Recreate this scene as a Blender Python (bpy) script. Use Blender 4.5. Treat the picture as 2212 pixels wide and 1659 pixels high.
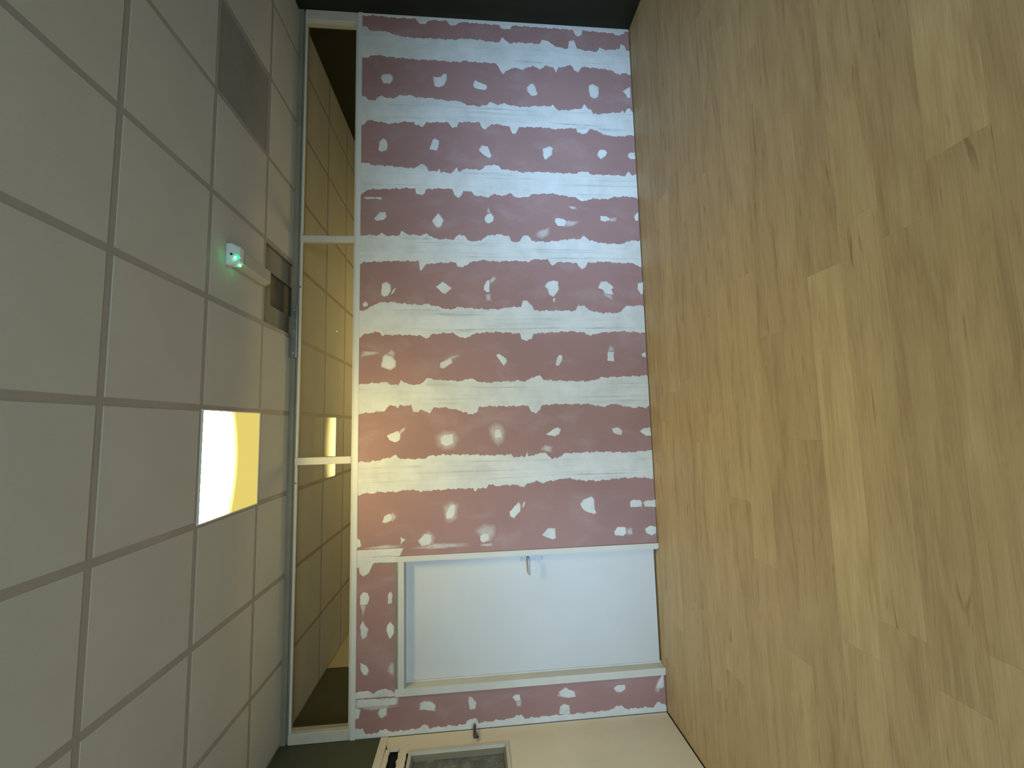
import bpy, bmesh, math, random
from mathutils import Matrix, Vector

random.seed(7)
for o in list(bpy.data.objects):
    bpy.data.objects.remove(o, do_unlink=True)
scene = bpy.context.scene
COL = scene.collection

# ------------------------------------------------------------------ camera
CAM_POS = (-2.52781, -3.36394, 1.45779)
F_PX = 904.98                                   # for a 2212 px wide frame
IMG_RIGHT = Vector((-0.0248515, -0.0892187, -0.9957020))
IMG_DOWN = Vector((-0.9950503, 0.0980681, 0.0160480))
FORWARD = Vector((0.0962148, 0.9911724, -0.0912142))
cam_data = bpy.data.cameras.new('camera')
cam_data.sensor_fit = 'HORIZONTAL'
cam_data.sensor_width = 36.0
cam_data.lens = F_PX / 2212.0 * 36.0
cam_data.clip_start = 0.02
cam = bpy.data.objects.new('camera', cam_data)
m = Matrix.Identity(4)
for i, ax in enumerate((IMG_RIGHT, -IMG_DOWN, -FORWARD)):
    for r in range(3):
        m[r][i] = ax[r]
for r in range(3):
    m[r][3] = CAM_POS[r]
cam.matrix_world = m
COL.objects.link(cam)
scene.camera = cam

# ------------------------------------------------------------------ world, lights, exposure
scene.view_settings.view_transform = 'Standard'
scene.view_settings.look = 'None'
scene.view_settings.gamma = 1.0
scene.view_settings.use_curve_mapping = False
scene.view_settings.exposure = 0.0

LAMP_BRIGHT = 73.0       # emission of the bright half of the ceiling panel
LAMP_DIM = 0.8           # emission of its dim far edge
world = bpy.data.worlds.new('world')
scene.world = world
world.use_nodes = True
bg = world.node_tree.nodes['Background']
bg.inputs['Color'].default_value = (0.55, 0.72, 1.0, 1)
bg.inputs['Strength'].default_value = 0.05


def area_light(name, loc, direction, sx, sy, energy, color):
    d = bpy.data.lights.new(name, 'AREA')
    d.shape = 'RECTANGLE'
    d.size, d.size_y = sx, sy
    d.energy = energy
    d.color = color
    o = bpy.data.objects.new(name, d)
    o.location = loc
    o.rotation_euler = Vector(direction).to_track_quat('-Z', 'Y').to_euler()
    COL.objects.link(o)
    return o


# added lamps at made-up rear windows, shaped to give the wall its blue light
for nm, x, w, e in (('added_blue_right', -0.40, 2.1, 15.5), ('added_blue_left', -3.75, 1.0, 7.0)):
    o = area_light(nm, (x, -6.30, 0.62), (0, 1, 0), w, 0.8, e, (0.40, 0.65, 1.0))
    o.data.spread = math.radians(31)
area_light('added_fill_middle', (-2.55, -6.30, 0.95), (0, 1, 0.05), 1.3, 1.2, 46.0, (0.74, 0.98, 1.06)).data.spread = math.radians(112)  # added broad fill that lifts wall, floor and ceiling
# added unseen warm lamp beyond the glazing, turning the ceiling there amber
area_light('added_amber_fill', (-1.9, 2.4, 0.9), (0, 0, 1), 1.2, 0.8, 36.0, (1.0, 0.74, 0.26))

# outlines of the filled joints and filler dabs on the wall, (x, z) in millimetres
BANDS = [
 ("886,2372 894,2337 881,2311 858,2293 851,2241 860,2188 848,2136 828,2074 817,2012 810,1897 816,1763 816,1656 816,1566 830,1511 831,1493 831,1411 826,1338 815,1275 816,1183 868,1158 840,1127 802,1082 824,1062 824,951 824,820 865,805 863,762 839,735 803,670 789,572 860,564 884,515 799,490 784,405 779,309 816,288 814,250 799,232 808,173 818,95 870,88 862,54 806,37 799,-6",
  "605,2369 604,2309 625,2274 633,2222 619,2135 616,2012 609,1889 613,1747 606,1613 612,1514 623,1496 613,1415 616,1278 614,1224 581,1197 523,1166 509,1158 534,1143 578,1078 575,1032 568,977 591,939 608,892 594,874 582,828 615,780 608,715 550,689 611,663 615,602 642,563 619,536 579,523 571,490 623,455 622,393 617,298 608,183 580,155 572,108 586,49 568,6"),
 ("252,2366 249,2323 217,2306 220,2237 245,2220 265,2185 239,2151 247,2082 270,2047 276,1942 261,1899 258,1767 241,1617 249,1554 227,1515 222,1506 210,1466 204,1377 218,1304 252,1286 226,1223 240,1150 223,1087 213,986 227,894 234,756 245,727 203,692 201,617 228,466 269,446 230,419 222,387 178,374 180,318 196,203 205,117 226,97 191,84 252,57 248,38 205,7",
  "-30,2363 4,2329 38,2304 27,2227 9,2116 32,2012 36,1925 8,1917 9,1882 -8,1847 36,1821 44,1636 2,1610 -1,1566 48,1548 54,1513 55,1370 4,1349 -5,1318 40,1272 47,1236 28,1119 -29,1093 -37,1066 27,1028 31,928 32,799 20,726 29,642 38,530 -5,518 -13,467 3,429 39,399 26,353 -1,307 -23,233 -24,138 -10,42 -4,-1"),
 ("-339,2380 -343,2315 -360,2268 -363,2149 -372,2030 -381,1922 -355,1898 -340,1855 -365,1813 -397,1807 -401,1741 -374,1716 -407,1704 -410,1607 -357,1569 -396,1558 -367,1484 -376,1373 -335,1322 -324,1260 -338,1210 -364,1186 -373,1073 -385,1023 -377,858 -381,693 -383,538 -358,498 -364,440 -386,422 -386,213 -390,108 -348,79 -379,55 -373,-1",
  "-637,2377 -611,2336 -578,2307 -569,2207 -564,2089 -555,2006 -555,1916 -600,1910 -611,1874 -598,1838 -559,1826 -550,1730 -553,1608 -591,1597 -635,1561 -602,1530 -563,1517 -574,1450 -606,1414 -616,1303 -582,1253 -606,1191 -572,1122 -604,1098 -615,1029 -600,966 -580,928 -569,776 -584,674 -603,547 -628,516 -634,484 -614,445 -606,393 -610,289 -588,223 -578,92 -596,6"),
 ("-968,2373 -963,2263 -965,2199 -944,2191 -970,2135 -963,2041 -925,2033 -955,1970 -960,1864 -944,1828 -965,1792 -989,1745 -990,1601 -951,1564 -954,1516 -1004,1481 -1002,1384 -957,1334 -939,1236 -954,1138 -1002,1130 -1003,1052 -952,1026 -941,988 -976,958 -995,953 -1000,816 -975,638 -970,537 -943,497 -981,448 -1005,334 -1009,153 -982,126 -974,-2",
  "-1226,2371 -1195,2331 -1188,2215 -1181,2111 -1180,2029 -1182,1888 -1258,1879 -1258,1865 -1208,1835 -1195,1746 -1187,1591 -1224,1568 -1230,1532 -1186,1471 -1166,1374 -1177,1253 -1170,1130 -1169,1044 -1181,977 -1155,958 -1154,821 -1204,785 -1172,721 -1183,571 -1221,553 -1231,522 -1214,496 -1182,482 -1167,341 -1179,188 -1177,72 -1203,47 -1216,6"),
 ("-1600,2367 -1588,2316 -1558,2259 -1528,2213 -1522,2110 -1534,2029 -1546,1890 -1537,1819 -1558,1749 -1588,1632 -1564,1584 -1576,1441 -1582,1370 -1582,1238 -1566,1165 -1564,1092 -1557,1055 -1514,1042 -1508,1005 -1545,969 -1594,946 -1594,836 -1594,600 -1551,573 -1548,523 -1588,493 -1613,388 -1614,223 -1556,169 -1547,-6",
  "-1832,2364 -1790,2325 -1773,2258 -1767,2201 -1797,2178 -1792,2144 -1792,2029 -1799,1879 -1817,1844 -1817,1809 -1787,1786 -1776,1622 -1807,1575 -1825,1516 -1795,1469 -1777,1397 -1772,1254 -1778,1194 -1785,1073 -1828,1062 -1846,1026 -1835,978 -1786,958 -1780,842 -1769,644 -1782,533 -1807,484 -1782,395 -1771,218 -1788,-5"),
 ("-2189,2366 -2179,2300 -2175,2198 -2170,2131 -2194,2108 -2195,2051 -2154,2029 -2184,1994 -2197,1915 -2192,1880 -2140,1823 -2158,1754 -2166,1638 -2173,1545 -2156,1521 -2151,1474 -2175,1428 -2188,1357 -2178,1227 -2179,1167 -2174,1096 -2181,1036 -2146,975 -2135,920 -2172,885 -2180,758 -2188,587 -2184,476 -2160,413 -2156,301 -2152,175 -2148,11 -2161,-11",
  "-2419,2364 -2409,2298 -2405,2208 -2395,2152 -2355,2119 -2356,2068 -2385,2057 -2357,2040 -2359,1949 -2405,1938 -2412,1904 -2395,1881 -2407,1847 -2420,1801 -2380,1778 -2382,1686 -2395,1617 -2426,1513 -2444,1502 -2422,1432 -2382,1419 -2377,1337 -2381,1160 -2378,1018 -2432,995 -2444,960 -2404,923 -2380,910 -2371,801 -2374,668 -2377,497 -2396,448 -2398,374 -2375,312 -2394,250 -2414,152 -2410,76 -2417,39 -2393,-5"),
 ("-2784,2369 -2788,2272 -2779,2206 -2759,2118 -2738,2067 -2767,2056 -2775,1972 -2778,1860 -2757,1815 -2750,1690 -2755,1518 -2757,1460 -2766,1345 -2766,1170 -2784,1147 -2787,1053 -2741,1042 -2782,1029 -2783,994 -2761,958 -2763,886 -2811,840 -2801,792 -2768,731 -2767,574 -2766,416 -2778,208 -2770,72 -2767,-1",
  "-3039,2366 -3025,2303 -3027,2249 -3018,2194 -3023,2061 -3010,1984 -3019,1894 -3030,1878 -3022,1805 -3017,1636 -3018,1476 -3044,1459 -3019,1442 -3022,1373 -2989,1349 -3008,1292 -3001,1164 -3022,1071 -2995,1035 -2980,964 -2998,930 -2984,858 -2966,727 -2994,584 -2989,548 -2997,500 -2994,427 -2982,280 -2982,121 -2998,-2"),
 ("1043,2356 1043,1499 1032,1490 1030,757 1021,279 1020,38",
  "991,2355 996,2286 1002,2268 990,2083 993,1905 959,1883 942,1843 954,1816 990,1794 991,1636 958,1618 946,1573 989,1527 989,1500 982,1179 948,1161 944,1115 959,1078 984,1072 981,516 936,509 919,485 934,446 979,435 971,155 955,137 955,88 971,48 998,39"),
 ("-4693,2361 -4708,2299 -4739,2288 -4743,2200 -4719,2174 -4722,2132 -4741,2111 -4736,1911 -4719,1879 -4714,1842 -4738,1826 -4736,1558 -4706,1546 -4700,1470 -4733,1465 -4723,1218 -4705,1185 -4707,1140 -4732,1108 -4727,856 -4730,760 -4727,439 -4696,403 -4705,357 -4728,335 -4731,102 -4696,76 -4716,24 -4733,7",
  "-4783,2360 -4786,1461 -4783,830 -4784,8"),
]
PATCHES = [
 (1, "427,2199 452,2186 464,2134 447,2104 413,2099 374,2125 376,2177"),
 (1, "456,1761 453,1730 460,1695 490,1668 486,1648 428,1650 378,1678 364,1713 374,1748"),
 (1, "-149,2205 -125,2175 -147,2149 -193,2142 -226,2153 -240,2196 -224,2215"),
 (1, "-123,1769 -108,1752 -125,1717 -177,1722 -213,1735 -206,1792 -170,1783"),
 (1, "401,1418 446,1400 428,1377 405,1310 378,1301 358,1320 363,1374 380,1414"),
 (1, "428,925 439,902 410,880 342,863 329,882 325,910 367,950 402,949"),
 (1, "446,396 462,362 440,315 380,310 339,325 328,358 346,391 395,398"),
 (1, "406,92 433,57 455,19 349,21 348,52 382,64"),
 (1, "-183,1374 -154,1356 -162,1307 -204,1290 -246,1273 -265,1296 -238,1340 -202,1379"),
 (1, "-163,829 -141,768 -159,743 -217,753 -257,800 -263,814 -220,830"),
 (1, "-174,339 -154,324 -157,282 -180,261 -210,279 -241,318 -208,350"),
 (1, "-188,71 -171,51 -171,10 -230,11 -231,54 -212,72"),
 (1, "-816,2241 -772,2206 -762,2159 -808,2147 -834,2171 -841,2229 -823,2247"),
 (1, "-832,1780 -767,1725 -824,1684 -881,1708 -894,1738 -863,1762"),
 (1, "-804,1343 -771,1324 -758,1293 -789,1269 -828,1276 -845,1307 -836,1332"),
 (1, "-798,746 -787,720 -796,670 -822,645 -861,666 -856,722 -824,747"),
 (1, "-761,348 -762,296 -781,265 -801,272 -812,312 -803,348"),
 (1, "-764,49 -723,21 -729,10 -796,14 -799,38"),
 (1, "-1419,2185 -1371,2180 -1352,2145 -1383,2113 -1431,2110 -1468,2133 -1480,2162 -1462,2188"),
 (1, "-1393,1748 -1353,1694 -1404,1624 -1454,1678 -1442,1701"),
 (1, "-1391,1360 -1341,1335 -1338,1313 -1434,1316 -1438,1337 -1416,1361"),
 (1, "-1388,853 -1350,827 -1335,777 -1343,740 -1413,736 -1476,782 -1457,818 -1413,829"),
 (1, "-1398,397 -1347,375 -1337,324 -1391,263 -1410,283 -1455,266 -1449,342 -1411,359"),
 (1, "-1358,49 -1345,3 -1448,7 -1448,28 -1410,52"),
 (1, "-1540,2333 -1516,2311 -1534,2288 -1558,2293 -1564,2322"),
 (1, "-2045,2186 -1968,2171 -1948,2154 -1963,2097 -2005,2069 -2052,2074 -2075,2114"),
 (1, "-2056,1724 -2021,1718 -1980,1636 -2022,1627 -2068,1695"),
 (1, "-1966,1270 -1954,1252 -1991,1193 -2015,1185 -2050,1212 -2008,1241"),
 (1, "-2050,784 -1989,769 -1965,750 -1977,726 -2020,734 -2056,760"),
 (1, "-2018,346 -1944,338 -1944,290 -2025,290"),
 (1, "-1965,51 -1947,15 -1991,12 -1990,42"),
 (1, "-1462,2110 -1419,2093 -1407,2070 -1443,2087"),
 (1, "-1494,789 -1488,764 -1526,780"),
 (1, "-649,2330 -639,2312 -639,2189 -662,2193 -652,2230 -658,2306"),
 (0.45, "-809,651 -813,537 -860,596 -861,666"),
 (0.45, "-775,265 -771,206 -807,214 -808,273"),
 (0.45, "-930,913 -904,888 -877,799 -942,807 -975,865 -956,902"),
 (0.45, "-752,1324 -694,1314 -745,1296 -760,1287"),
 (0.45, "-1341,1317 -1303,1280 -1315,1256 -1353,1281 -1366,1312"),
 (0.45, "-1459,1350 -1452,1307 -1508,1302 -1514,1338"),
 (0.45, "-1944,340 -1888,319 -1907,288 -1942,284"),
 (0.45, "-1991,1694 -1951,1577 -1969,1565 -1998,1630"),
 (0.45, "-1449,367 -1455,279 -1506,275 -1474,330"),
 (0.45, "-677,627 -682,563 -708,552 -703,602"),
 (0.45, "-1967,2346 -1920,2324 -1927,2200 -1945,2200 -1961,2301"),
 (0.45, "-1945,2143 -1910,2109 -1934,2074 -1969,2086"),
 (1, "-2589,2135 -2573,2096 -2557,2056 -2580,2034 -2626,2042 -2644,2073 -2624,2118"),
 (1, "-2623,1725 -2595,1700 -2592,1625 -2666,1622 -2682,1666 -2681,1700 -2663,1723"),
 (1, "-2566,1292 -2561,1259 -2596,1242 -2628,1243 -2627,1293"),
 (1, "-2615,884 -2572,820 -2559,784 -2579,760 -2614,774 -2631,810"),
 (1, "-2584,334 -2571,284 -2604,249 -2634,256 -2631,287 -2614,323"),
 (1, "-2608,100 -2585,61 -2581,11 -2647,8 -2646,52"),
 (1, "-3239,2168 -3201,2154 -3184,2116 -3198,2094 -3236,2100 -3253,2138 -3250,2165"),
 (1, "-3205,1688 -3134,1648 -3141,1614 -3213,1621 -3240,1638 -3244,1685"),
 (1, "-3209,1192 -3139,1121 -3157,1104 -3208,1106 -3261,1159 -3243,1188"),
 (1, "-3177,622 -3143,602 -3120,530 -3141,512 -3216,510 -3245,496 -3255,518 -3236,570 -3212,605"),
 (1, "-3170,211 -3160,192 -3162,131 -3186,114 -3215,122 -3213,213"),
 (1, "-3186,102 -3170,82 -3167,2 -3220,2 -3216,91"),
 (1, "-3398,1901 -3346,1851 -3354,1801 -3398,1794 -3430,1813 -3438,1874"),
 (1, "-3383,1425 -3367,1402 -3369,1357 -3419,1358 -3434,1404 -3416,1424"),
 (1, "-3400,937 -3352,894 -3352,836 -3428,832 -3435,856 -3413,914"),
 (1, "-3400,356 -3367,324 -3370,264 -3416,257 -3437,286 -3428,352"),
 (1, "-3389,101 -3368,57 -3381,11 -3427,12 -3443,49 -3424,91"),
 (1, "-3354,2358 -3372,2333 -3415,2324 -3430,2357"),
 (1, "-3365,2033 -3383,1995 -3403,2022 -3419,2028"),
 (1, "-3174,1093 -3138,1075 -3141,1066 -3180,1082"),
 (0.45, "-2558,1341 -2513,1293 -2520,1240 -2585,1213 -2654,1226 -2688,1274 -2640,1319"),
 (0.45, "-2605,1757 -2566,1699 -2575,1608 -2633,1585 -2701,1621 -2710,1701 -2674,1746"),
 (0.45, "-3149,1705 -3112,1648 -3142,1592 -3242,1604 -3273,1650 -3260,1694"),
 (0.45, "-3336,1470 -3296,1390 -3310,1310 -3377,1306 -3431,1347 -3405,1414"),
 (0.45, "-3350,1874 -3326,1818 -3366,1774 -3431,1785 -3438,1863"),
 (0.45, "-3192,2122 -3176,2089 -3211,2061 -3247,2094"),
 (0.45, "-2563,2051 -2524,2000 -2547,1995 -2586,2034"),
 (0.45, "-2738,933 -2699,896 -2712,837 -2759,845"),
 (0.45, "-3382,253 -3378,210 -3429,207 -3433,249"),
 (0.45, "-3451,1940 -3420,1785 -3432,1539 -3455,1528 -3464,1785"),
 (0.45, "-3432,2300 -3414,2137 -3424,2044 -3442,2044 -3441,2289"),
 (0.45, "-3443,1426 -3441,1324 -3465,1330 -3460,1421"),
 (1, "-3782,2329 -3752,2308 -3759,2275 -3797,2262 -3838,2275 -3846,2307 -3835,2328"),
 (1, "-3784,2125 -3759,2104 -3781,2093 -3838,2095 -3845,2125"),
 (1, "-3991,2327 -3951,2306 -3983,2295 -4016,2268 -4067,2278 -4085,2310 -4053,2321"),
 (1, "-4035,2135 -4004,2130 -3974,2108 -4007,2081 -4059,2081 -4094,2108 -4067,2124"),
 (1, "-4248,2322 -4277,2276 -4304,2263 -4338,2276 -4331,2302 -4300,2318"),
 (1, "-3446,2364 -3446,2017 -3500,2044 -3503,2364"),
 (1, "-3503,2364 -3504,2072 -3547,2074 -3543,2148 -3544,2229 -3575,2250 -3612,2266 -3634,2303 -3613,2330 -3565,2336 -3574,2363"),
 (1, "-4464,2358 -4450,2332 -4447,2312 -4451,2259 -4474,2228 -4451,2196 -4443,2144 -4458,2102 -4475,2080 -4500,2080 -4496,2358"),
 (1, "-4504,2358 -4511,2048 -4558,2059 -4559,2352"),
 (1, "-4606,1895 -4561,1889 -4549,1857 -4561,1804 -4585,1780 -4626,1782 -4616,1836"),
 (1, "-4574,1536 -4544,1528 -4551,1506 -4594,1474 -4634,1485 -4636,1524"),
 (1, "-4575,1204 -4559,1181 -4562,1148 -4600,1143 -4609,1160 -4602,1182"),
 (1, "-4566,850 -4539,798 -4557,764 -4570,731 -4608,721 -4612,778 -4599,834"),
 (1, "-4573,420 -4554,396 -4553,332 -4586,328 -4604,370 -4596,404"),
 (1, "-4602,2196 -4574,2175 -4572,2127 -4627,2132 -4644,2169 -4622,2190"),
 (1, "-4559,2357 -4572,2316 -4631,2331 -4638,2362"),
 (0.7, "-4722,850 -4671,843 -4653,814 -4666,774 -4729,766"),
 (0.7, "-4594,82 -4532,48 -4491,16 -4588,18 -4602,41"),
 (0.45, "-3835,2328 -3838,2280 -3930,2306"),
 (0.45, "-4324,2128 -4259,2107 -4266,2081 -4363,2080 -4346,2107"),
 (0.45, "-4602,1188 -4601,1135 -4647,1139 -4645,1167"),
 (0.45, "-4555,2342 -4552,2196 -4553,2059 -4572,2070 -4588,2237"),
 (0.45, "-4614,95 -4541,67 -4575,45 -4638,61"),
 (0.45, "-4591,868 -4572,845 -4605,823"),
]

# ------------------------------------------------------------------ room measures (metres)
H = 2.878          # underside of the ceiling grid
XL, XR = -4.775, 1.020
YR, YF = -6.40, 4.00      # rear wall, far wall of the next room
Z1 = 2.388         # top of the plasterboard partition
T = 0.6            # ceiling module
P0 = 0.434         # first ceiling line in front of the wall


# ------------------------------------------------------------------ helpers
def link(name, me, mat=None, parent=None):
    o = bpy.data.objects.new(name, me)
    if mat is not None and not me.materials:
        me.materials.append(mat)
    COL.objects.link(o)
    if parent is not None:
        o.parent = parent
    return o


def mesh_from(name, verts, faces, smooth=False):
    me = bpy.data.meshes.new(name)
    me.from_pydata([tuple(v) for v in verts], [], faces)
    if smooth:
        for p in me.polygons:
            p.use_smooth = True
    me.update()
    return me


def bm_box(bm, x0, x1, y0, y1, z0, z1):
    r = bmesh.ops.create_cube(bm, size=1.0)
    for v in r['verts']:
        v.co = Vector((x0 + (v.co.x + .5) * (x1 - x0), y0 + (v.co.y + .5) * (y1 - y0), z0 + (v.co.z + .5) * (z1 - z0)))
    return r['verts']


def bm_finish(name, bm, mat, parent=None, smooth=False):
    bmesh.ops.recalc_face_normals(bm, faces=bm.faces[:])
    me = bpy.data.meshes.new(name)
    bm.to_mesh(me)
    bm.free()
    if smooth:
        for p in me.polygons:
            p.use_smooth = True
    return link(name, me, mat, parent)


def box(name, x0, x1, y0, y1, z0, z1, mat, parent=None, bevel=0.0, seg=1):
    bm = bmesh.new()
    bm_box(bm, x0, x1, y0, y1, z0, z1)
    if bevel:
        bmesh.ops.bevel(bm, geom=bm.edges[:], offset=bevel, segments=seg, affect='EDGES', profile=0.6)
    return bm_finish(name, bm, mat, parent)


def boxes(name, lst, mat, parent=None):
    bm = bmesh.new()
    for b in lst:
        bm_box(bm, *b)
    return bm_finish(name, bm, mat, parent)


def prism_yz(name, pts, x0, x1, mat, parent=None):
    """Flat piece with a (y, z) outline, thick from x0 to x1."""
    bm = bmesh.new()
    vs = [bm.verts.new((x1, y, z)) for y, z in pts]
    f = bm.faces.new(vs)
    r = bmesh.ops.extrude_face_region(bm, geom=[f])
    for e in r['geom']:
        if isinstance(e, bmesh.types.BMVert):
            e.co.x = x0
    bmesh.ops.triangulate(bm, faces=[f for f in bm.faces if len(f.verts) > 4])
    return bm_finish(name, bm, mat, parent)


def tube(bm, pts, r, n=10):
    """Round bar along a list of points, capped."""
    pts = [Vector(p) for p in pts]
    rings = []
    up = Vector((0.13, 0.2, 1)).normalized()
    for i, p in enumerate(pts):
        a = pts[max(i - 1, 0)]
        b = pts[min(i + 1, len(pts) - 1)]
        t = (b - a).normalized()
        u = t.cross(up)
        if u.length < 1e-3:
            u = t.cross(Vector((1, 0, 0)))
        u.normalize()
        w = t.cross(u)
        rr = r[i] if isinstance(r, (list, tuple)) else r
        rings.append([bm.verts.new(p + rr * (math.cos(2 * math.pi * k / n) * u + math.sin(2 * math.pi * k / n) * w)) for k in range(n)])
    for A, B in zip(rings, rings[1:]):
        for k in range(n):
            bm.faces.new((A[k], A[(k + 1) % n], B[(k + 1) % n], B[k]))
    bm.faces.new(rings[0][::-1])
    bm.faces.new(rings[-1])


def empty(name, loc, **props):
    o = bpy.data.objects.new(name, None)
    o.location = loc
    o.empty_display_size = 0.1
    COL.objects.link(o)
    for k, v in props.items():
        o[k] = v
    return o


def keep(o, parent):
    """Parent o without moving it (o built in world coordinates)."""
    o.parent = parent
    o.matrix_parent_inverse = parent.matrix_world.inverted() if parent.matrix_world != Matrix.Identity(4) else Matrix.Translation(-parent.location)
    return o


def structure(o, label=None):
    o['kind'] = 'structure'
    if label:
        o['label'] = label
    return o


# ------------------------------------------------------------------ materials
def new_mat(name):
    mt = bpy.data.materials.new(name)
    mt.use_nodes = True
    nt = mt.node_tree
    return mt, nt, nt.nodes['Principled BSDF']


def N(nt, typ, **kw):
    n = nt.nodes.new(typ)
    for k, v in kw.items():
        setattr(n, k, v)
    return n


def noise(nt, vec, scale, detail=4, rough=0.55, dist=0.0):
    n = N(nt, 'ShaderNodeTexNoise')
    n.inputs['Scale'].default_value = scale
    n.inputs['Detail'].default_value = detail
    n.inputs['Roughness'].default_value = rough
    n.inputs['Distortion'].default_value = dist
    nt.links.new(vec, n.inputs['Vector'])
    return n.outputs['Fac']


def coords(nt, scale=(1, 1, 1), kind='Object', offset=None):
    tc = N(nt, 'ShaderNodeTexCoord')
    mp = N(nt, 'ShaderNodeMapping')
    mp.inputs['Scale'].default_value = scale
    nt.links.new(tc.outputs[kind], mp.inputs['Vector'])
    if offset is not None:
        nt.links.new(offset, mp.inputs['Location'])
    return mp.outputs['Vector']


def ramp(nt, fac, stops):
    r = N(nt, 'ShaderNodeValToRGB')
    e = r.color_ramp.elements
    while len(e) < len(stops):
        e.new(0.5)
    for el, (p, c) in zip(e, stops):
        el.position = p
        el.color = (*c, 1) if len(c) == 3 else c
    nt.links.new(fac, r.inputs['Fac'])
    return r.outputs['Color']


def mix(nt, fac, a, b, mode='MIX'):
    n = N(nt, 'ShaderNodeMix', data_type='RGBA', blend_type=mode)
    for sock, v in ((n.inputs[0], fac), (n.inputs[6], a), (n.inputs[7], b)):
        if isinstance(v, (int, float)):
            sock.default_value = v
        elif isinstance(v, tuple):
            sock.default_value = (*v, 1)
        else:
            nt.links.new(v, sock)
    return n.outputs[2]


def math_(nt, op, a, b=None, c=None, clamp=False):
    n = N(nt, 'ShaderNodeMath', operation=op, use_clamp=clamp)
    for s, v in zip(n.inputs, (a, b, c)):
        if v is None:
            continue
        if isinstance(v, (int, float)):
            s.default_value = v
        else:
            nt.links.new(v, s)
    return n.outputs[0]


def bump(nt, bsdf, height, strength, dist=0.002):
    b = N(nt, 'ShaderNodeBump')
    b.inputs['Strength'].default_value = strength
    b.inputs['Distance'].default_value = dist
    nt.links.new(height, b.inputs['Height'])
    nt.links.new(b.outputs['Normal'], bsdf.inputs['Normal'])


def painted(name, base, rough=0.6, var=0.12, scale=6.0, metallic=0.0, grain=0.05):
    """Plain painted, coated or metal surface with a slight unevenness."""
    mt, nt, bs = new_mat(name)
    v = coords(nt)
    f = noise(nt, v, scale, 5)
    d = tuple(c * (1 - var) for c in base)
    l = tuple(min(1, c * (1 + var)) for c in base)
    nt.links.new(ramp(nt, f, [(0.3, d), (0.7, l)]), bs.inputs['Base Color'])
    bs.inputs['Roughness'].default_value = rough
    bs.inputs['Metallic'].default_value = metallic
    if grain:
        bump(nt, bs, noise(nt, v, scale * 30, 3), grain)
    return mt


PINK = (0.345, 0.195, 0.178)


def mat_board():
    mt, nt, bs = new_mat('pink_plasterboard')
    v = coords(nt)
    big = noise(nt, v, 1.6, 3)
    c = ramp(nt, big, [(0.3, tuple(p * 0.92 for p in PINK)), (0.7, tuple(p * 1.08 for p in PINK))])
    smear = noise(nt, coords(nt, (2.2, 2.2, 1.2)), 2.3, 5, 0.6, 0.4)
    haze = ramp(nt, smear, [(0.52, (0, 0, 0)), (0.82, (0.40, 0.40, 0.40))])
    c = mix(nt, haze, c, (0.50, 0.40, 0.40))
    nt.links.new(c, bs.inputs['Base Color'])
    bs.inputs['Roughness'].default_value = 0.75
    bump(nt, bs, noise(nt, v, 300, 2), 0.05)
    return mt


def mat_compound():
    """Joint compound: white where thick, thinning to the pink board where 'cover' is low."""
    mt, nt, bs = new_mat('joint_compound')
    at = N(nt, 'ShaderNodeAttribute', attribute_name='cover')
    v = coords(nt)
    blot = noise(nt, v, 5.0, 5, 0.6)
    white = ramp(nt, blot, [(0.3, (0.58, 0.585, 0.555)), (0.62, (0.71, 0.71, 0.68))])
    streak = noise(nt, coords(nt, (46, 46, 0.9)), 1.0, 5, 0.6, 0.15)
    gate = noise(nt, coords(nt, (2.5, 2.5, 1.0)), 2.0, 2)
    sfac = math_(nt, 'MULTIPLY', ramp(nt, streak, [(0.51, (0, 0, 0)), (0.65, (1, 1, 1))]), ramp(nt, gate, [(0.39, (0, 0, 0)), (0.60, (0.95, 0.95, 0.95))]))
    sa = N(nt, 'ShaderNodeAttribute', attribute_name='streak')
    sfac = math_(nt, 'MULTIPLY', sfac, sa.outputs['Fac'])
    white = mix(nt, sfac, white, (0.36, 0.365, 0.345))
    thin = noise(nt, v, 26.0, 5, 0.65)
    amp = math_(nt, 'MULTIPLY', at.outputs['Fac'], 2.2, clamp=True)
    wob = math_(nt, 'MULTIPLY', math_(nt, 'MULTIPLY', math_(nt, 'SUBTRACT', thin, 0.5), 0.75), amp)
    f = math_(nt, 'ADD', at.outputs['Fac'], wob, clamp=True)
    f = ramp(nt, f, [(0.0, (0, 0, 0)), (0.72, (1, 1, 1))])
    nt.links.new(mix(nt, f, PINK, white), bs.inputs['Base Color'])
    bs.inputs['Roughness'].default_value = 0.8
    bump(nt, bs, streak, 0.08)
    return mt


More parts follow.
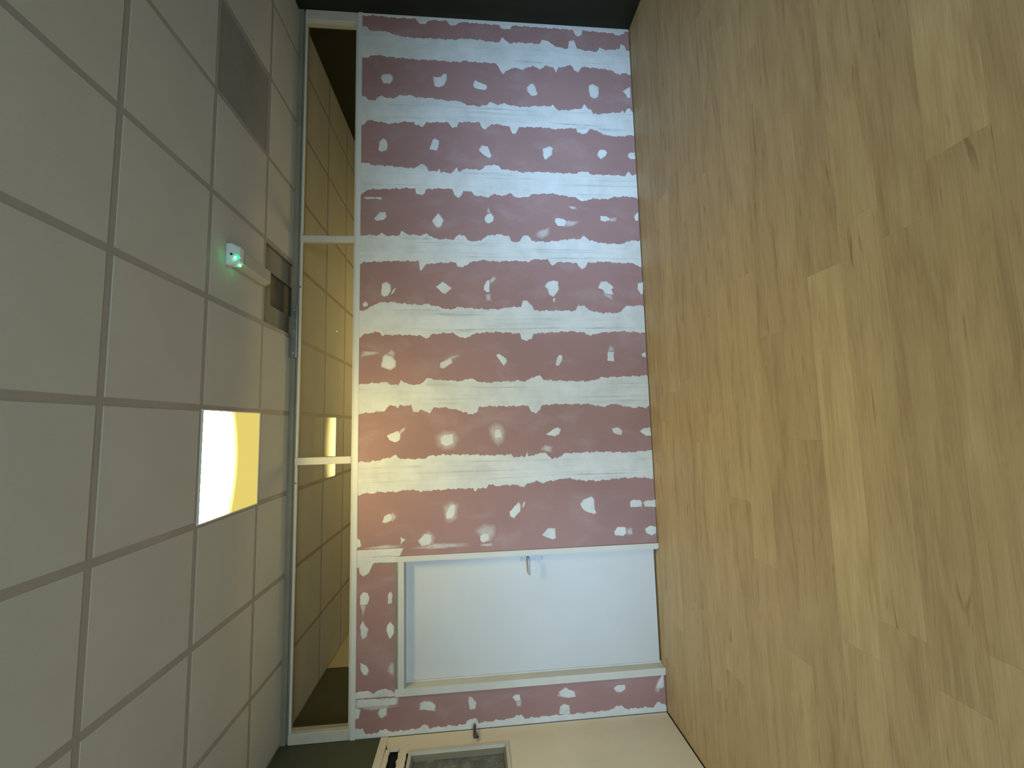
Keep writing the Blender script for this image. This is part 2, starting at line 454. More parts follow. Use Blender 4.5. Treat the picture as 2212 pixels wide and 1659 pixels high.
def mat_wood():
    mt, nt, bs = new_mat('oak_laminate')
    oi = N(nt, 'ShaderNodeObjectInfo')
    off = N(nt, 'ShaderNodeCombineXYZ')
    for i, k in enumerate((37.0, 91.0, 13.0)):
        nt.links.new(math_(nt, 'MULTIPLY', oi.outputs['Random'], k), off.inputs[i])
    v = coords(nt, (1.3, 11.0, 1.0), offset=off.outputs[0])
    tone = N(nt, 'ShaderNodeAttribute', attribute_name='tone', attribute_type='OBJECT')
    grain = noise(nt, v, 1.6, 6, 0.62, 0.6)
    base = ramp(nt, grain, [(0.25, (0.40, 0.295, 0.168)), (0.48, (0.52, 0.405, 0.242)), (0.75, (0.60, 0.485, 0.30))])
    fine = noise(nt, coords(nt, (3.0, 90.0, 1.0), offset=off.outputs[0]), 2.0, 4)
    base = mix(nt, 0.5, base, ramp(nt, fine, [(0.3, (0.72, 0.72, 0.72)), (0.7, (1.1, 1.1, 1.1))]), 'MULTIPLY')
    # dark cracks and knots, drawn out along the plank
    k1 = noise(nt, coords(nt, (1.5, 16.0, 1.0), offset=off.outputs[0]), 2.1, 3, 0.5, 0.8)
    kf = ramp(nt, k1, [(0.655, (0, 0, 0)), (0.75, (0.62, 0.62, 0.62))])
    base = mix(nt, kf, base, (0.155, 0.095, 0.042))
    lo = mix(nt, 1.0, base, (0.80, 0.76, 0.74), 'MULTIPLY')
    hi = mix(nt, 1.0, base, (1.22, 1.24, 1.22), 'MULTIPLY')
    nt.links.new(mix(nt, tone.outputs['Fac'], lo, hi), bs.inputs['Base Color'])
    bs.inputs['Roughness'].default_value = 0.55
    bs.inputs['Specular IOR Level'].default_value = 0.35
    bump(nt, bs, fine, 0.06, 0.001)
    return mt


def mat_tile():
    mt, nt, bs = new_mat('mineral_tile')
    v = coords(nt)
    f = noise(nt, v, 2.0, 3)
    nt.links.new(ramp(nt, f, [(0.3, (0.465, 0.448, 0.395)), (0.7, (0.505, 0.49, 0.432))]), bs.inputs['Base Color'])
    bs.inputs['Roughness'].default_value = 0.9
    bump(nt, bs, noise(nt, v, 160, 4, 0.7), 0.25, 0.002)
    return mt


def mat_lamp():
    """Back-lit panel: the half towards the room is bright, the edge towards the wall dim and yellow."""
    mt, nt, bs = new_mat('lit_diffuser')
    nt.nodes.remove(bs)
    tc = N(nt, 'ShaderNodeTexCoord')
    sp = N(nt, 'ShaderNodeSeparateXYZ')
    nt.links.new(tc.outputs['Object'], sp.inputs[0])
    x2 = math_(nt, 'MULTIPLY', sp.outputs['X'], sp.outputs['X'])
    yy = math_(nt, 'ADD', sp.outputs['Y'], math_(nt, 'MULTIPLY', x2, 0.55))
    f = N(nt, 'ShaderNodeMapRange')
    f.interpolation_type = 'SMOOTHSTEP'
    f.inputs['From Min'].default_value = -0.25
    f.inputs['From Max'].default_value = 0.06
    nt.links.new(yy, f.inputs['Value'])
    col = mix(nt, f.outputs[0], (1.0, 0.81, 0.35), (1.0, 0.80, 0.20))
    st = N(nt, 'ShaderNodeMapRange')
    st.inputs['To Min'].default_value = LAMP_BRIGHT
    st.inputs['To Max'].default_value = LAMP_DIM
    nt.links.new(f.outputs[0], st.inputs['Value'])
    em = N(nt, 'ShaderNodeEmission')
    nt.links.new(col, em.inputs['Color'])
    nt.links.new(st.outputs[0], em.inputs['Strength'])
    nt.links.new(em.outputs[0], nt.nodes['Material Output'].inputs['Surface'])
    return mt


def mat_glass():
    mt, nt, bs = new_mat('clear_glazing')
    nt.nodes.remove(bs)
    fr = N(nt, 'ShaderNodeFresnel')
    fr.inputs['IOR'].default_value = 1.27
    tr = N(nt, 'ShaderNodeBsdfTransparent')
    tr.inputs['Color'].default_value = (0.97, 0.97, 0.95, 1)
    gl = N(nt, 'ShaderNodeBsdfGlossy')
    gl.inputs['Roughness'].default_value = 0.006
    mx = N(nt, 'ShaderNodeMixShader')
    nt.links.new(fr.outputs[0], mx.inputs[0])
    nt.links.new(tr.outputs[0], mx.inputs[1])
    nt.links.new(gl.outputs[0], mx.inputs[2])
    nt.links.new(mx.outputs[0], nt.nodes['Material Output'].inputs['Surface'])
    return mt


def mat_dusty():
    mt, nt, bs = new_mat('dusty_glass')
    v = coords(nt)
    f = noise(nt, v, 14, 6, 0.7, 0.5)
    nt.links.new(ramp(nt, f, [(0.3, (0.075, 0.085, 0.085)), (0.55, (0.17, 0.175, 0.16)), (0.72, (0.32, 0.32, 0.29))]), bs.inputs['Base Color'])
    bs.inputs['Roughness'].default_value = 0.35
    return mt


def glow(name, col, strength):
    mt, nt, bs = new_mat(name)
    bs.inputs['Base Color'].default_value = (*col, 1)
    bs.inputs['Emission Color'].default_value = (*col, 1)
    bs.inputs['Emission Strength'].default_value = strength
    return mt


M_BOARD, M_COMP, M_WOOD, M_TILE = mat_board(), mat_compound(), mat_wood(), mat_tile()
M_LAMP, M_GLASS, M_DUST = mat_lamp(), mat_glass(), mat_dusty()
M_TEE = painted('grid_bar_shaded', (0.33, 0.30, 0.26), 0.6, 0.08, 3)  # pinkish grey, darkened further for the shade in the groove
M_GREYTILE = painted('grey_tile', (0.235, 0.232, 0.205), 0.9, 0.1, 4)
M_VOID = painted('dark_void', (0.06, 0.06, 0.055), 0.9, 0.1, 3)
M_BLACK = painted('shade_and_button_black', (0.004, 0.004, 0.008), 0.9, 0.1, 3, grain=0)  # black put in as the darkness behind the gap; also the test button
M_OPENSHADE = painted('opening_shade', (0.15, 0.135, 0.10), 0.9, 0.1, 3)  # dark tone put in for the unlit void above the opening
M_COVER = painted('cover_board', (0.25, 0.235, 0.19), 0.9, 0.1, 4)
M_TRIM = painted('white_trim_paint', (0.66, 0.66, 0.62), 0.5, 0.05, 4)
M_FRAME = painted('cream_frame_paint', (0.62, 0.60, 0.53), 0.5, 0.06, 4)
M_RAIL = painted('grey_rail_paint', (0.24, 0.225, 0.17), 0.55, 0.12, 5)
M_MULLION = painted('mullion_paint', (0.58, 0.55, 0.47), 0.5, 0.08, 5)
M_LEAF = painted('door_leaf_paint', (0.60, 0.60, 0.58), 0.4, 0.03, 2)
M_STEEL = painted('satin_steel', (0.46, 0.51, 0.55), 0.6, 0.06, 20, metallic=0.4, grain=0.02)
M_DARKSTEEL = painted('dark_steel', (0.24, 0.25, 0.255), 0.45, 0.2, 14, metallic=0.6)
M_BROWNMETAL = painted('brown_metal', (0.12, 0.085, 0.075), 0.45, 0.15, 14, metallic=0.4)
M_GREEN = painted('dark_green_paint', (0.078, 0.082, 0.044), 0.6, 0.1, 3)
M_GREENSHADE = painted('green_paint_shaded', (0.007, 0.010, 0.003), 0.6, 0.1, 3)  # the header's green, darkened in the colour for weaker light
M_CREAM = painted('cream_paint', (0.80, 0.73, 0.58), 0.55, 0.05, 3)
M_CREAMWALL = painted('beige_wall_paint', (0.60, 0.52, 0.36), 0.7, 0.05, 3)
M_CORE = painted('stud_core', (0.25, 0.22, 0.19), 0.9, 0.1, 3)
M_SUB = painted('floor_base', (0.10, 0.075, 0.045), 0.9, 0.1, 3)
M_WHITEPLASTIC = painted('white_plastic', (0.66, 0.72, 0.74), 0.4, 0.04, 8)
M_ACRYLIC = painted('ivory_diffuser', (0.50, 0.48, 0.40), 0.3, 0.05, 8)
M_LED = glow('green_led', (0.05, 1.0, 0.35), 30.0)
M_LEDSOFT = glow('green_led_lens', (0.02, 0.75, 0.25), 1.6)

# ------------------------------------------------------------------ floor of laminate planks
floor = structure(box('floor', XL - 0.3, XR + 0.3, YR - 0.2, YF + 0.2, -0.12, -0.012, M_SUB), 'oak laminate floor running along the pink wall')
PW, PL = 0.17, 1.5
plank_meshes = {}


def plank(x0, x1, y0, y1, tone):
    w, l = round(y1 - y0, 4), round(x1 - x0, 4)
    if (w, l) not in plank_meshes:
        bm = bmesh.new()
        bm_box(bm, -l / 2, l / 2, -w / 2, w / 2, -0.012, 0.0)
        top = [e for e in bm.edges if all(abs(v.co.z) < 1e-6 for v in e.verts)]
        bmesh.ops.bevel(bm, geom=top, offset=0.0004, segments=1, affect='EDGES')
        me = bpy.data.meshes.new('plank')
        bm.to_mesh(me)
        bm.free()
        me.materials.append(M_WOOD)
        plank_meshes[(w, l)] = me
    o = bpy.data.objects.new('plank', plank_meshes[(w, l)])
    o.location = ((x0 + x1) / 2, (y0 + y1) / 2, 0)
    o['tone'] = tone
    COL.objects.link(o)
    o.parent = floor


# one joint position per row where the photograph shows it, and the tone of the plank left and right of it
ROW_JOINT = {10: -1.92, 9: -1.128, 6: -1.47, 13: -1.72, 0: -2.86, 3: -2.25, 8: -0.62, 12: -0.40, 16: -1.1}
TONES = {(10, -3.42): 0.97, (10, -1.92): 0.42, (6, -2.97): 0.62, (6, -1.47): 0.50, (9, -1.128): 0.5, (9, -2.628): 0.55, (9, -4.128): 0.42,
         (13, -1.72): 0.86, (13, -3.22): 0.45, (12, -0.40): 0.22, (12, -1.9): 0.40, (11, 0): 0.3}
row = -1
y = -0.01 + PW
while y > YR + 0.01:
    y0 = max(y - PW, YR)
    j = ROW_JOINT.get(row)
    if j is None:
        j = -0.9 - random.random() * PL
    while j > XL:
        j -= PL
    x = j
    while x < XR:
        a, b = max(x, XL), min(x + PL, XR)
        if b - a > 0.02:
            t = 0.34 + 0.34 * random.random()
            for (r, xx), tv in TONES.items():
                if r == row and abs(xx - x) < 0.05:
                    t = tv
            plank(a + 0.0001, b - 0.0001, y0 + 0.0001, min(y, y0 + PW) - 0.0001, t)
        x += PL
    y -= PW
    row += 1

# ------------------------------------------------------------------ suspended ceiling
ceiling = structure(box('ceiling', XL - 0.3, XR + 0.3, YR - 0.2, YF + 0.2, 3.25, 3.4, M_VOID), 'suspended ceiling of grey mineral tiles')
xs = sorted(set([XL, XR] + [-T * k for k in range(-3, 9) if XL + 0.03 < -T * k < XR - 0.03]))
ys = sorted(set([YR, YF] + [-(P0 + T * j) for j in range(-9, 12) if YR + 0.03 < -(P0 + T * j) < YF - 0.03]))
G = 0.017          # half the groove between two tiles
tile_meshes = {}


def near(a, b):
    return abs(a - b) < 0.02


def tile(x0, x1, y0, y1, mat, dz=0.0, name='ceiling_tile'):
    w, l = round(x1 - x0 - 2 * G, 4), round(y1 - y0 - 2 * G, 4)
    key = (w, l, mat.name)
    if key not in tile_meshes:
        bm = bmesh.new()
        bm_box(bm, -w / 2, w / 2, -l / 2, l / 2, -0.0018, 0.012)
        low = [e for e in bm.edges if all(v.co.z < 0 for v in e.verts)]
        bmesh.ops.bevel(bm, geom=low, offset=0.001, segments=1, affect='EDGES')
        me = bpy.data.meshes.new(name)
        bm.to_mesh(me)
        bm.free()
        me.materials.append(mat)
        tile_meshes[key] = me
    o = bpy.data.objects.new(name, tile_meshes[key])
    o.location = ((x0 + x1) / 2, (y0 + y1) / 2, H + dz + random.uniform(-0.0008, 0.0008))
    o.rotation_euler = (random.uniform(-1, 1) * 0.0012, random.uniform(-1, 1) * 0.0012, 0)
    COL.objects.link(o)
    o.parent = ceiling
    return o


for xa, xb in zip(xs, xs[1:]):
    for ya, yb in zip(ys, ys[1:]):
        if near(xa, -3.0) and near(ya, -1.034):
            continue                                # the light panel
        if near(xa, -1.8) and near(ya, -0.434):
            continue                                # tile missing beside the glazing
        if near(xa, -0.6) and near(ya, -1.034):
            t = tile(xa, xb, ya, yb, M_GREYTILE, 0.008)
            t['label'] = 'dark grey tile set back in the ceiling grid'
            continue
        tile(xa, xb, ya, yb, M_TILE)
bar_meshes = {}


def bar(x0, x1, y0, y1):
    w, l = round(x1 - x0, 4), round(y1 - y0, 4)
    if (w, l) not in bar_meshes:
        bm = bmesh.new()
        bm_box(bm, -w / 2, w / 2, -l / 2, l / 2, 0.0, 0.012)
        me = bpy.data.meshes.new('grid_bar')
        bm.to_mesh(me)
        bm.free()
        me.materials.append(M_TEE)
        bar_meshes[(w, l)] = me
    o = bpy.data.objects.new('grid_bar', bar_meshes[(w, l)])
    o.location = ((x0 + x1) / 2, (y0 + y1) / 2, H + 0.001)
    COL.objects.link(o)
    o.parent = ceiling


for x in xs:
    w = G if x in (XL, XR) else G
    bar(max(x - w, XL), min(x + w, XR), YR, YF)
for yv in ys:
    for xa, xb in zip(xs, xs[1:]):
        bar(xa + G, xb - G, max(yv - G, YR), min(yv + G, YF))
# board laid over the missing tile, with a dark opening cut in it
cb = boxes('cover_board', [(-1.80, -1.63, -0.434, 0.166, H + 0.030, H + 0.042), (-1.385, -1.20, -0.434, 0.166, H + 0.030, H + 0.042),
                           (-1.63, -1.385, -0.434, -0.274, H + 0.030, H + 0.042)], M_COVER, ceiling)
cb['label'] = 'dull grey board with a dark opening where a tile is missing'
box('opening_backing', -1.66, -1.36, -0.30, 0.20, H + 0.060, H + 0.080, M_OPENSHADE, ceiling)['label'] = 'dark sheet above the opening, toned as its shade'  # added sheet whose colour stands in for the void's darkness

# ------------------------------------------------------------------ front wall: core and plasterboards
DX0, DX1, DZ = -4.500, -3.504, 2.071      # door frame outer edges
wall = structure(boxes('wall_front', [(XL, DX0, 0.014, 0.085, 0.0, Z1 - 0.005), (DX1, XR, 0.014, 0.085, 0.0, Z1 - 0.005), (DX0, DX1, 0.014, 0.085, DZ, Z1 - 0.005)], M_CORE),
                 'partition wall of pink plasterboard with white filled joints')
SEAMS = [XR, 0.717, 0.117, -0.483, -1.089, -1.694, -2.283, -2.883, DX1]
for a, b in zip(SEAMS[1:], SEAMS):
    box('plasterboard', a + 0.001, b - 0.001, 0.0, 0.0125, 0.006, Z1 - 0.03, M_BOARD, wall, 0.0015)
box('plasterboard', DX0, DX1 - 0.001, 0.0, 0.0125, DZ + 0.001, Z1 - 0.03, M_BOARD, wall, 0.0015)
box('plasterboard', XL + 0.001, DX0 - 0.001, 0.0, 0.0125, 0.006, Z1 - 0.03, M_BOARD, wall, 0.0015)


def parse(s):
    return [tuple(float(q) / 1000.0 for q in p.split(',')) for p in s.split()]


def interp(pts, z):
    if z <= pts[0][0]:
        return pts[0][1]
    for (a, va), (b, vb) in zip(pts, pts[1:]):
        if z <= b:
            return va + (vb - va) * (z - a) / max(b - a, 1e-6)
    return pts[-1][1]


def jag(z, s):
    return 0.0035 * math.sin(z * 71 + s) + 0.0025 * math.sin(z * 163 + 2.1 * s) + 0.002 * math.sin(z * 397 + 3.7 * s) + random.uniform(-1, 1) * 0.0022


def band(i, hi, lo, crisp_hi=False):
    """A taped and filled joint: a thin layer with the ragged edges left by the knife."""
    hi = sorted((z, x) for x, z in hi)
    lo = sorted((z, x) for x, z in lo)
    za, zb = 0.008, Z1 - 0.031
    n = 330
    verts, faces, cov, stk = [], [], [], []
    prof = ((0.0, 0.62, 0.0, 0.0), (0.10, 1.0, 0.0012, 0.25), (0.24, 1.0, 0.0014, 1.0), (0.34, 1.0, 0.0017, 0.3), (0.5, 1.0, 0.0017, 0.6), (0.66, 1.0, 0.0017, 0.3), (0.76, 1.0, 0.0014, 1.0), (0.90, 1.0, 0.0012, 0.25), (1.0, 0.62, 0.0, 0.0))
    for k in range(n + 1):
        z = za + (zb - za) * k / n
        xh = min(interp(hi, z) + (0 if crisp_hi else jag(z, i)), XR - 0.002)
        xl = max(interp(lo, z) + (0 if crisp_hi == 2 else jag(z, i + 9)), XL + 0.003)
        for t, c, d, sv in prof:
            verts.append((xh + (xl - xh) * t, -0.0004 - d, z))
            cov.append(c if not (crisp_hi and t == 0) else 1.0)
            stk.append(0.3 if i > 6 else sv)
    m_ = len(prof)
    for k in range(n):
        for q in range(m_ - 1):
            a = k * m_ + q
            faces.append((a, a + 1, a + m_ + 1, a + m_))
    me = mesh_from('joint_compound', verts, faces)
    at = me.attributes.new('cover', 'FLOAT', 'POINT')
    at.data.foreach_set('value', cov)
    me.attributes.new('streak', 'FLOAT', 'POINT').data.foreach_set('value', stk)
    return link('joint_compound', me, M_COMP, wall)


for i, (a, b) in enumerate(BANDS):
    band(i, parse(a), parse(b), crisp_hi=(i == 7))


def patch(cov, pts):
    """A dab of filler over a screw: outline, feathered rim, raised middle."""
    n0 = len(pts)
    dense = []
    for k in range(n0):
        (ax, az), (bx, bz) = pts[k], pts[(k + 1) % n0]
        steps = max(1, int(math.hypot(bx - ax, bz - az) / 0.012))
        for s in range(steps):
            t = s / steps
            j = 0.0 if s == 0 else 0.0022
            dense.append((ax + (bx - ax) * t + random.uniform(-j, j), az + (bz - az) * t + random.uniform(-j, j)))
    cx = sum(p[0] for p in dense) / len(dense)
    cz = sum(p[1] for p in dense) / len(dense)
    n = len(dense)
    soft = cov < 0.6
    d0 = 0.0006 if soft else 0.0019
    rim = 0.0 if soft else random.choice((0.25, 0.45, 0.6))
    rings = ((1.22 if soft else 1.04, rim, 0.0), (0.82, cov * (0.5 if soft else random.choice((0.7, 0.9, 1.0))), d0 * .7), (0.45, cov, d0), (0.02, cov, d0))
    verts, cv, faces = [], [], []
    for f, c, d in rings:
        for x, z in dense:
            x2, z2 = cx + (x - cx) * f, cz + (z - cz) * f
            verts.append((min(max(x2, XL + 0.002), XR - 0.001), -0.0003 - d, min(z2, Z1 - 0.031)))
            cv.append(c * random.uniform(0.9, 1.0))
    for r in range(len(rings) - 1):
        for k in range(n):
            a, b = r * n + k, r * n + (k + 1) % n
            faces.append((a, b, b + n, a + n))
    faces.append(tuple(range((len(rings) - 1) * n, len(rings) * n)))
    me = mesh_from('filler_patch', verts, faces)
    at = me.attributes.new('cover', 'FLOAT', 'POINT')
    at.data.foreach_set('value', cv)
    bm = bmesh.new()
    bm.from_mesh(me)
    bmesh.ops.recalc_face_normals(bm, faces=bm.faces[:])
    if sum(f.normal.y for f in bm.faces) > 0:
        bmesh.ops.reverse_faces(bm, faces=bm.faces[:])
    bm.to_mesh(me)
    bm.free()
    o = link('filler_patch', me, M_COMP, wall)
    return o


for c, s in PATCHES:
    patch(c, parse(s))

# white bead capping the top of the partition
trim = structure(boxes('trim_1', [(XL + 0.001, XR - 0.001, -0.004, 0.085, Z1 - 0.006, Z1), (XL + 0.001, XR - 0.001, -0.004, 0.0, Z1 - 0.034, Z1 - 0.006)], M_TRIM),
                 'white bead along the top of the pink partition')

# ------------------------------------------------------------------ door
door = structure(empty('door_1', (-4.0, 0.03, 0)), 'white door with a steel lever handle in the pink wall')


def dpart(o, parent=None):
    return keep(o, door) if parent is None else o


def frame_piece(name, lst, mat):
    return dpart(boxes(name, lst, mat))


# right jamb: face, rebate and stop
frame_piece('jamb', [(-3.544, DX1, -0.012, 0.095, 0.002, DZ), (-3.556, -3.544, 0.012, 0.095, 0.002, DZ - 0.065)], M_FRAME)
frame_piece('jamb', [(DX0, -4.447, -0.012, 0.095, 0.002, DZ), (-4.447, -4.435, 0.064, 0.095, 0.002, DZ - 0.065)], M_FRAME)
frame_piece('head', [(-4.447, -3.544, -0.012, 0.095, 2.006, DZ - 0.022)], M_FRAME)
dpart(box('head_edge', -4.447, -3.544, -0.009, 0.06, DZ - 0.0215, DZ, M_RAIL))['label'] = 'grey metal edge above the door head'
leaf = dpart(box('leaf', -4.433, -3.556, 0.060, 0.092, 0.014, 2.004, M_LEAF, None, 0.002))
pl = keep(box('handle_plate', -3.603, -3.561, 0.0535, 0.0600, 0.930, 1.112, M_STEEL, None, 0.002), leaf)
for zz in (0.945, 1.098):
    bm = bmesh.new()
    tube(bm, [(-3.582, 0.0540, zz), (-3.582, 0.0515, zz)], 0.004, 10)
    keep(bm_finish('screw', bm, M_DARKSTEEL), leaf)
bm = bmesh.new()
path = [(-3.577, 0.054, 1.052), (-3.577, 0.030, 1.052), (-3.578, 0.012, 1.052), (-3.584, 0.002, 1.052), (-3.596, -0.003, 1.052), (-3.625, -0.004, 1.051),
        (-3.655, -0.003, 1.050), (-3.680, 0.001, 1.049), (-3.692, 0.008, 1.048)]
tube(bm, path, [0.010, 0.010, 0.010, 0.0100, 0.0100, 0.0095, 0.0095, 0.0095, 0.009], 14)
keep(bm_finish('lever', bm, M_STEEL, smooth=True), leaf)

# ------------------------------------------------------------------ glazed transom above the partition
win = structure(empty('window_1', (-1.9, 0.04, 2.4)), 'long glazed transom between the pink partition and the ceiling')


def wpart(o):
    return keep(o, win)


ZT0 = 2.812
wpart(boxes('top_rail', [(XL + 0.001, XR - 0.001, 0.002, 0.075, 2.838, H), (XL + 0.001, XR - 0.001, 0.016, 0.075, ZT0 + 0.008, 2.838)], M_RAIL))
wpart(box('bottom_rail', XL + 0.001, XR - 0.001, 0.004, 0.075, Z1, Z1 + 0.018, M_MULLION))
MULL = [(0.925, XR - 0.001), (-1.022, -0.974), (-2.796, -2.740), (XL + 0.001, -4.700)]
for a, b in MULL:
    wpart(box('mullion', a, b, -0.001, 0.075, Z1 + 0.018, ZT0 + 0.012, M_MULLION, None, 0.003))
bays = [(-0.974, 0.925), (-2.740, -1.022), (-4.700, -2.796)]
for a, b in bays:
    wpart(box('glazing_bead', a, b, 0.006, 0.030, ZT0 - 0.004, ZT0 + 0.010, M_TRIM, None, 0.002))
    me = mesh_from('pane', [(a, 0.037, Z1 + 0.018), (b, 0.037, Z1 + 0.018), (b, 0.037, ZT0 + 0.009), (a, 0.037, ZT0 + 0.009),
                            (a, 0.042, Z1 + 0.018), (b, 0.042, Z1 + 0.018), (b, 0.042, ZT0 + 0.009), (a, 0.042, ZT0 + 0.009)],
                   [(0, 1, 2, 3), (5, 4, 7, 6), (4, 0, 3, 7), (1, 5, 6, 2), (3, 2, 6, 7), (4, 5, 1, 0)])
    wpart(link('pane', me, M_GLASS))
# small clips fixing the bead
for xq in (-1.40, -2.93):
    wpart(box('bead_clip', xq - 0.006, xq + 0.006, -0.002, 0.010, ZT0 - 0.002, ZT0 + 0.007, M_DARKSTEEL))

# ------------------------------------------------------------------ left wall
lw = structure(box('wall_left', XL - 0.40, XL - 0.16, YR - 0.2, YF + 0.2, -0.01, 3.25, M_BLACK), 'side wall, dark green above and cream below')


def lpart(o):
    return keep(o, lw)


XT = XL - 0.02
lpart(boxes('header_board', [(XL - 0.16, XL, YR, -0.0005, 2.171, 3.2), (XL - 0.16, XL - 0.0005, -0.0005, 0.979, 0, 3.2)], M_GREEN))['label'] = 'dark green header of the side wall'
lpart(box('wall_panel', XL - 0.16, XL - 0.002, 0.981, YF, 0, 3.2, M_CREAMWALL))['label'] = 'beige stretch of side wall in the next room'
lpart(box('lintel_strip', XT, XL + 0.004, YR, -0.004, 2.118, 2.171, M_CREAM, None, 0.001))
rnd = random.Random(3)


def ragged(y0, y1, z, amp, n=26):
    return [(y0 + (y1 - y0) * k / n, z + amp * (math.sin(k * 1.9 + z * 50) * 0.6 + rnd.uniform(-0.5, 0.5))) for k in range(n + 1)]


YW0, YW1, ZW0, ZW1 = -0.175, -1.10, 1.248, 1.948       # side window opening
YH = -0.72                                              # where the broken gap ends
lpart(prism_yz('facing_board', [(-0.004, 0.010), (-0.004, 2.1165), (-0.070, 2.1165), (-0.118, 2.100), (-0.120, 2.085), (-0.124, 2.015), (-0.150, 2.012), (-0.150, 0.010)], XT, XL, M_CREAM))
lpart(box('dark_backing', XL - 0.060, XT - 0.012, YH - 0.05, -0.03, 1.95, 2.14, M_BLACK))['label'] = 'black backing that paints the shade behind the torn strips'  # added black box standing in for the shade inside the gap
up = ragged(-0.121, YH, 2.083, 0.006)
lpart(prism_yz('torn_strip', [(-0.121, 2.112)] + up + [(YH, 2.1165), (-0.30, 2.1165), (-0.16, 2.115)], XT + 0.006, XL, M_CREAM))
dn = ragged(-0.1505, YH, 2.015, 0.008)
db = ragged(YH, -0.1505, 1.962, 0.005)
lpart(prism_yz('torn_strip', dn + db, XT + 0.004, XL + 0.001, M_CREAM))
lpart(boxes('facing_board', [(XT, XL, YR, -0.1505, 0.010, ZW0 - 0.002), (XT, XL, YR, YW1 - 0.002, ZW0 - 0.002, ZW1 + 0.004),
                             (XT, XL, YR, YH - 0.001, ZW1 + 0.004, 2.1165)], M_CREAM))
sw = structure(empty('window_2', (XL, -0.6, ZW0)), 'small side window with a dusty grey pane beside the corner')
keep(boxes('frame', [(XL - 0.10, XL + 0.004, YW0, -0.1515, ZW0, ZW1), (XL - 0.10, XL + 0.004, YW1, YW0, ZW0, ZW0 + 0.026),
                     (XL - 0.10, XL + 0.002, YW1, YW0, ZW1 - 0.022, ZW1), (XL - 0.10, XL + 0.004, YW1, YW1 + 0.03, ZW0, ZW1)], M_FRAME), sw)
keep(boxes('sash', [(XL - 0.055, XL - 0.018, YW0 - 0.032, YW0, ZW0 + 0.026, ZW1 - 0.022), (XL - 0.055, XL - 0.018, YW1 + 0.03, YW0 - 0.032, ZW0 + 0.026, ZW0 + 0.04),
                    (XL - 0.055, XL - 0.018, YW1 + 0.03, YW0 - 0.032, ZW1 - 0.036, ZW1 - 0.022)], M_RAIL), sw)
keep(box('pane', XL - 0.042, XL - 0.036, YW1 + 0.03, YW0 - 0.032, ZW0 + 0.04, ZW1 - 0.036, M_DUST), sw)

# ------------------------------------------------------------------ the other walls
structure(box('wall_right', XR, XR + 0.2, YR - 0.2, YF + 0.2, -0.01, 3.25, M_GREENSHADE), 'green side wall, darkened in colour for weaker light')
structure(box('wall_far', XL, XR, YF, YF + 0.2, -0.01, 3.25, M_CREAMWALL), 'far wall of the next room')
W3 = (-1.55, 0.75)  # unseen window openings, added to go with the lamps behind the camera
W4 = (-4.30, -3.20)
W5 = (-3.18, -1.92)
WZ0, WZ1 = 0.28, 1.58
rw = structure(boxes('wall_rear', [(XL, W4[0], YR - 0.2, YR, -0.01, 3.25), (W4[1], W5[0], YR - 0.2, YR, -0.01, 3.25), (W5[1], W3[0], YR - 0.2, YR, -0.01, 3.25), (W3[1], XR, YR - 0.2, YR, -0.01, 3.25)]
                     + [(a, c, YR - 0.2, YR, z0, z1) for a, c in (W3, W4, W5) for z0, z1 in ((-0.01, WZ0), (WZ1, 3.25))], M_CREAMWALL), 'beige wall behind the camera with three low windows added for the light')
for nm, (a, c) in (('added_window_3', W3), ('added_window_4', W4), ('added_window_5', W5)):
    rwin = structure(empty(nm, ((a + c) / 2, YR, WZ0)), 'low window added behind the camera for the light')
    keep(boxes('frame', [(a, a + 0.05, YR - 0.1, YR - 0.03, WZ0, WZ1), (c - 0.05, c, YR - 0.1, YR - 0.03, WZ0, WZ1),
                         (a + 0.05, c - 0.05, YR - 0.1, YR - 0.03, WZ0, WZ0 + 0.05), (a + 0.05, c - 0.05, YR - 0.1, YR - 0.03, WZ1 - 0.05, WZ1)], M_FRAME), rwin)
    keep(box('pane', a + 0.05, c - 0.05, YR - 0.068, YR - 0.062, WZ0 + 0.05, WZ1 - 0.05, M_GLASS), rwin)

# ------------------------------------------------------------------ things on the walls and ceiling
# square light panel in the ceiling grid
lp = empty('ceiling_light', (-2.705, -0.734, H - 0.004), label='square lit ceiling panel glowing yellow-white above the pink wall', category='ceiling light')
fr = boxes('frame', [(-0.298, 0.298, -0.298, -0.291, -0.004, 0.02), (-0.298, 0.298, 0.291, 0.298, -0.004, 0.02),
                     (-0.298, -0.291, -0.291, 0.291, -0.004, 0.02), (0.291, 0.298, -0.291, 0.291, -0.004, 0.02), (-0.298, 0.298, -0.298, 0.298, 0.02, 0.028)], M_TRIM, lp)
me = mesh_from('diffuser', [(-0.291, -0.291, 0), (-0.291, 0.291, 0), (0.291, 0.291, 0), (0.291, -0.291, 0)], [(0, 1, 2, 3)])
link('diffuser', me, M_LAMP, lp)

# emergency light with a green indicator
el = empty('emergency_light', (-1.50, -0.885, H - 0.004), label='long white emergency light with a green indicator on the ceiling', category='emergency light')
bm = bmesh.new()
W_, D_, L_ = 0.066, 0.074, 0.42
prof = [(-W_, 0), (-W_, -0.03), (-W_ * 0.62, -D_), (W_ * 0.62, -D_), (W_, -0.03), (W_, 0)]


def loft(bm, stations):
    rings = [[bm.verts.new((px * s, yv, pz * s2)) for px, pz in prof] for yv, s, s2 in stations]
    n = len(prof)
    for A, B in zip(rings, rings[1:]):
        for k in range(n):
            bm.faces.new((A[k], A[(k + 1) % n], B[(k + 1) % n], B[k]))
    bm.faces.new(rings[0])
    bm.faces.new(rings[-1][::-1])


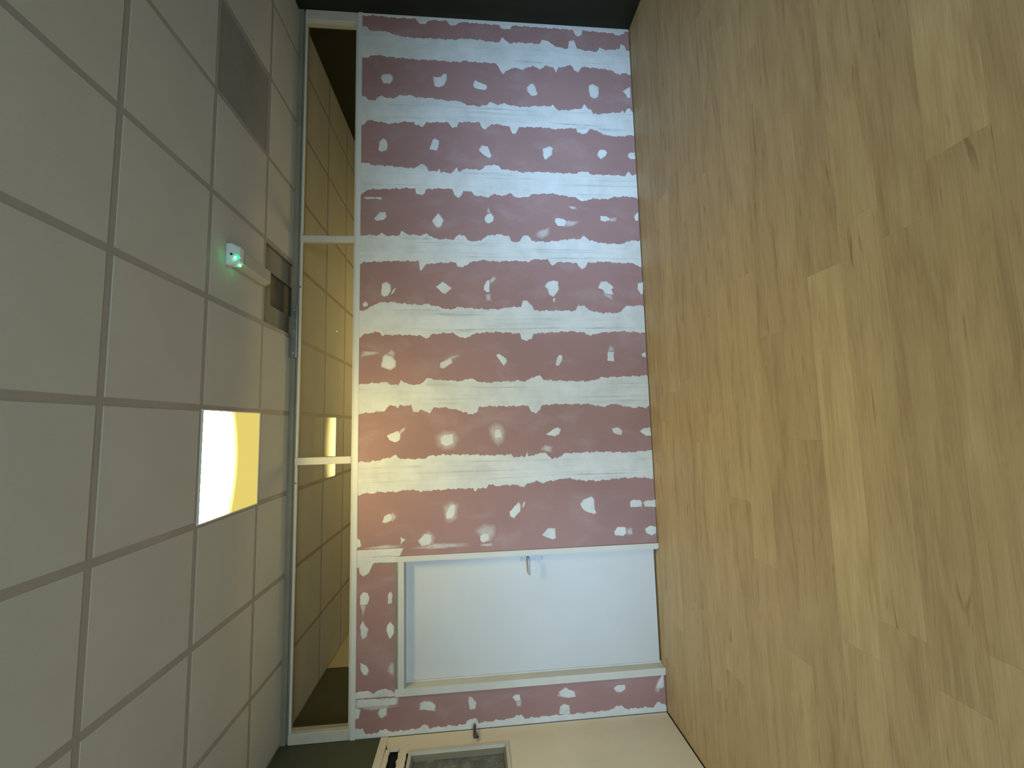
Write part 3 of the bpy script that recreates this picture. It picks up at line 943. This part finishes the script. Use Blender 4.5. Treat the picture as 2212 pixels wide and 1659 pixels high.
loft(bm, [(0.046, 0.90, 0.86), (L_ - 0.03, 0.90, 0.86), (L_, 0.84, 0.75)])
bm_finish('diffuser', bm, M_ACRYLIC, el)
bm = bmesh.new()
loft(bm, [(0.0, 0.90, 0.90), (0.008, 1.0, 1.0), (0.046, 1.0, 1.0)])
bm_finish('end_cap', bm, M_WHITEPLASTIC, el)
bm = bmesh.new()
tube(bm, [(-0.004, 0.001, -0.030), (-0.004, -0.004, -0.030)], 0.0065, 12)
bm_finish('test_button', bm, M_BLACK, el)
bm = bmesh.new()
tube(bm, [(-0.022, 0.012, -0.058), (-0.020, -0.006, -0.060)], [0.017, 0.012], 14)
bm_finish('indicator_lens', bm, M_LEDSOFT, el)
bm = bmesh.new()
tube(bm, [(-0.026, -0.004, -0.056), (-0.026, -0.010, -0.057)], [0.008, 0.006], 12)
bm_finish('indicator_light', bm, M_LED, el)
bm = bmesh.new()
tube(bm, [(-0.052, 0.052, -0.052), (-0.058, 0.046, -0.056)], [0.005, 0.005], 10)
bm_finish('indicator_light', bm, M_LED, el)

# grey metal bracket fixed to the top rail
bk = empty('metal_bracket', (-1.766, 0.002, H - 0.03), label='grey metal bracket on the rail above the transom glass', category='bracket')
boxes('plate', [(-0.205, 0.205, -0.004, 0.0, -0.024, 0.024), (-0.205, 0.205, -0.030, -0.004, -0.024, -0.018), (-0.205, 0.205, -0.030, -0.026, -0.018, 0.010)], M_DARKSTEEL, bk)
for xq in (-0.17, 0.0, 0.17):
    bm = bmesh.new()
    tube(bm, [(xq, -0.029, -0.006), (xq, -0.034, -0.006)], 0.006, 8)
    bm_finish('bolt', bm, M_STEEL, bk)

# dark lever on the cream side wall
lv = empty('lever_handle', (XL, -0.075, 1.49), label='small dark lever handle on the cream side wall by the corner', category='handle')
bm = bmesh.new()
tube(bm, [(0.0, -0.010, -0.016), (0.036, -0.010, -0.006)], 0.009, 12)
bm_finish('spindle', bm, M_BROWNMETAL, lv, smooth=False)
bm = bmesh.new()
tube(bm, [(0.034, -0.066, 0.002), (0.040, -0.055, 0.002), (0.042, -0.020, 0.001), (0.042, 0.030, 0.0), (0.040, 0.058, -0.001), (0.034, 0.066, -0.001)],
     [0.007, 0.010, 0.0115, 0.0105, 0.009, 0.006], 12)
bm_finish('grip', bm, M_BROWNMETAL, lv, smooth=True)
bm = bmesh.new()
tube(bm, [(0.0, -0.010, -0.016), (0.006, -0.010, -0.016)], 0.013, 20)
bm_finish('rose', bm, M_BROWNMETAL, lv)
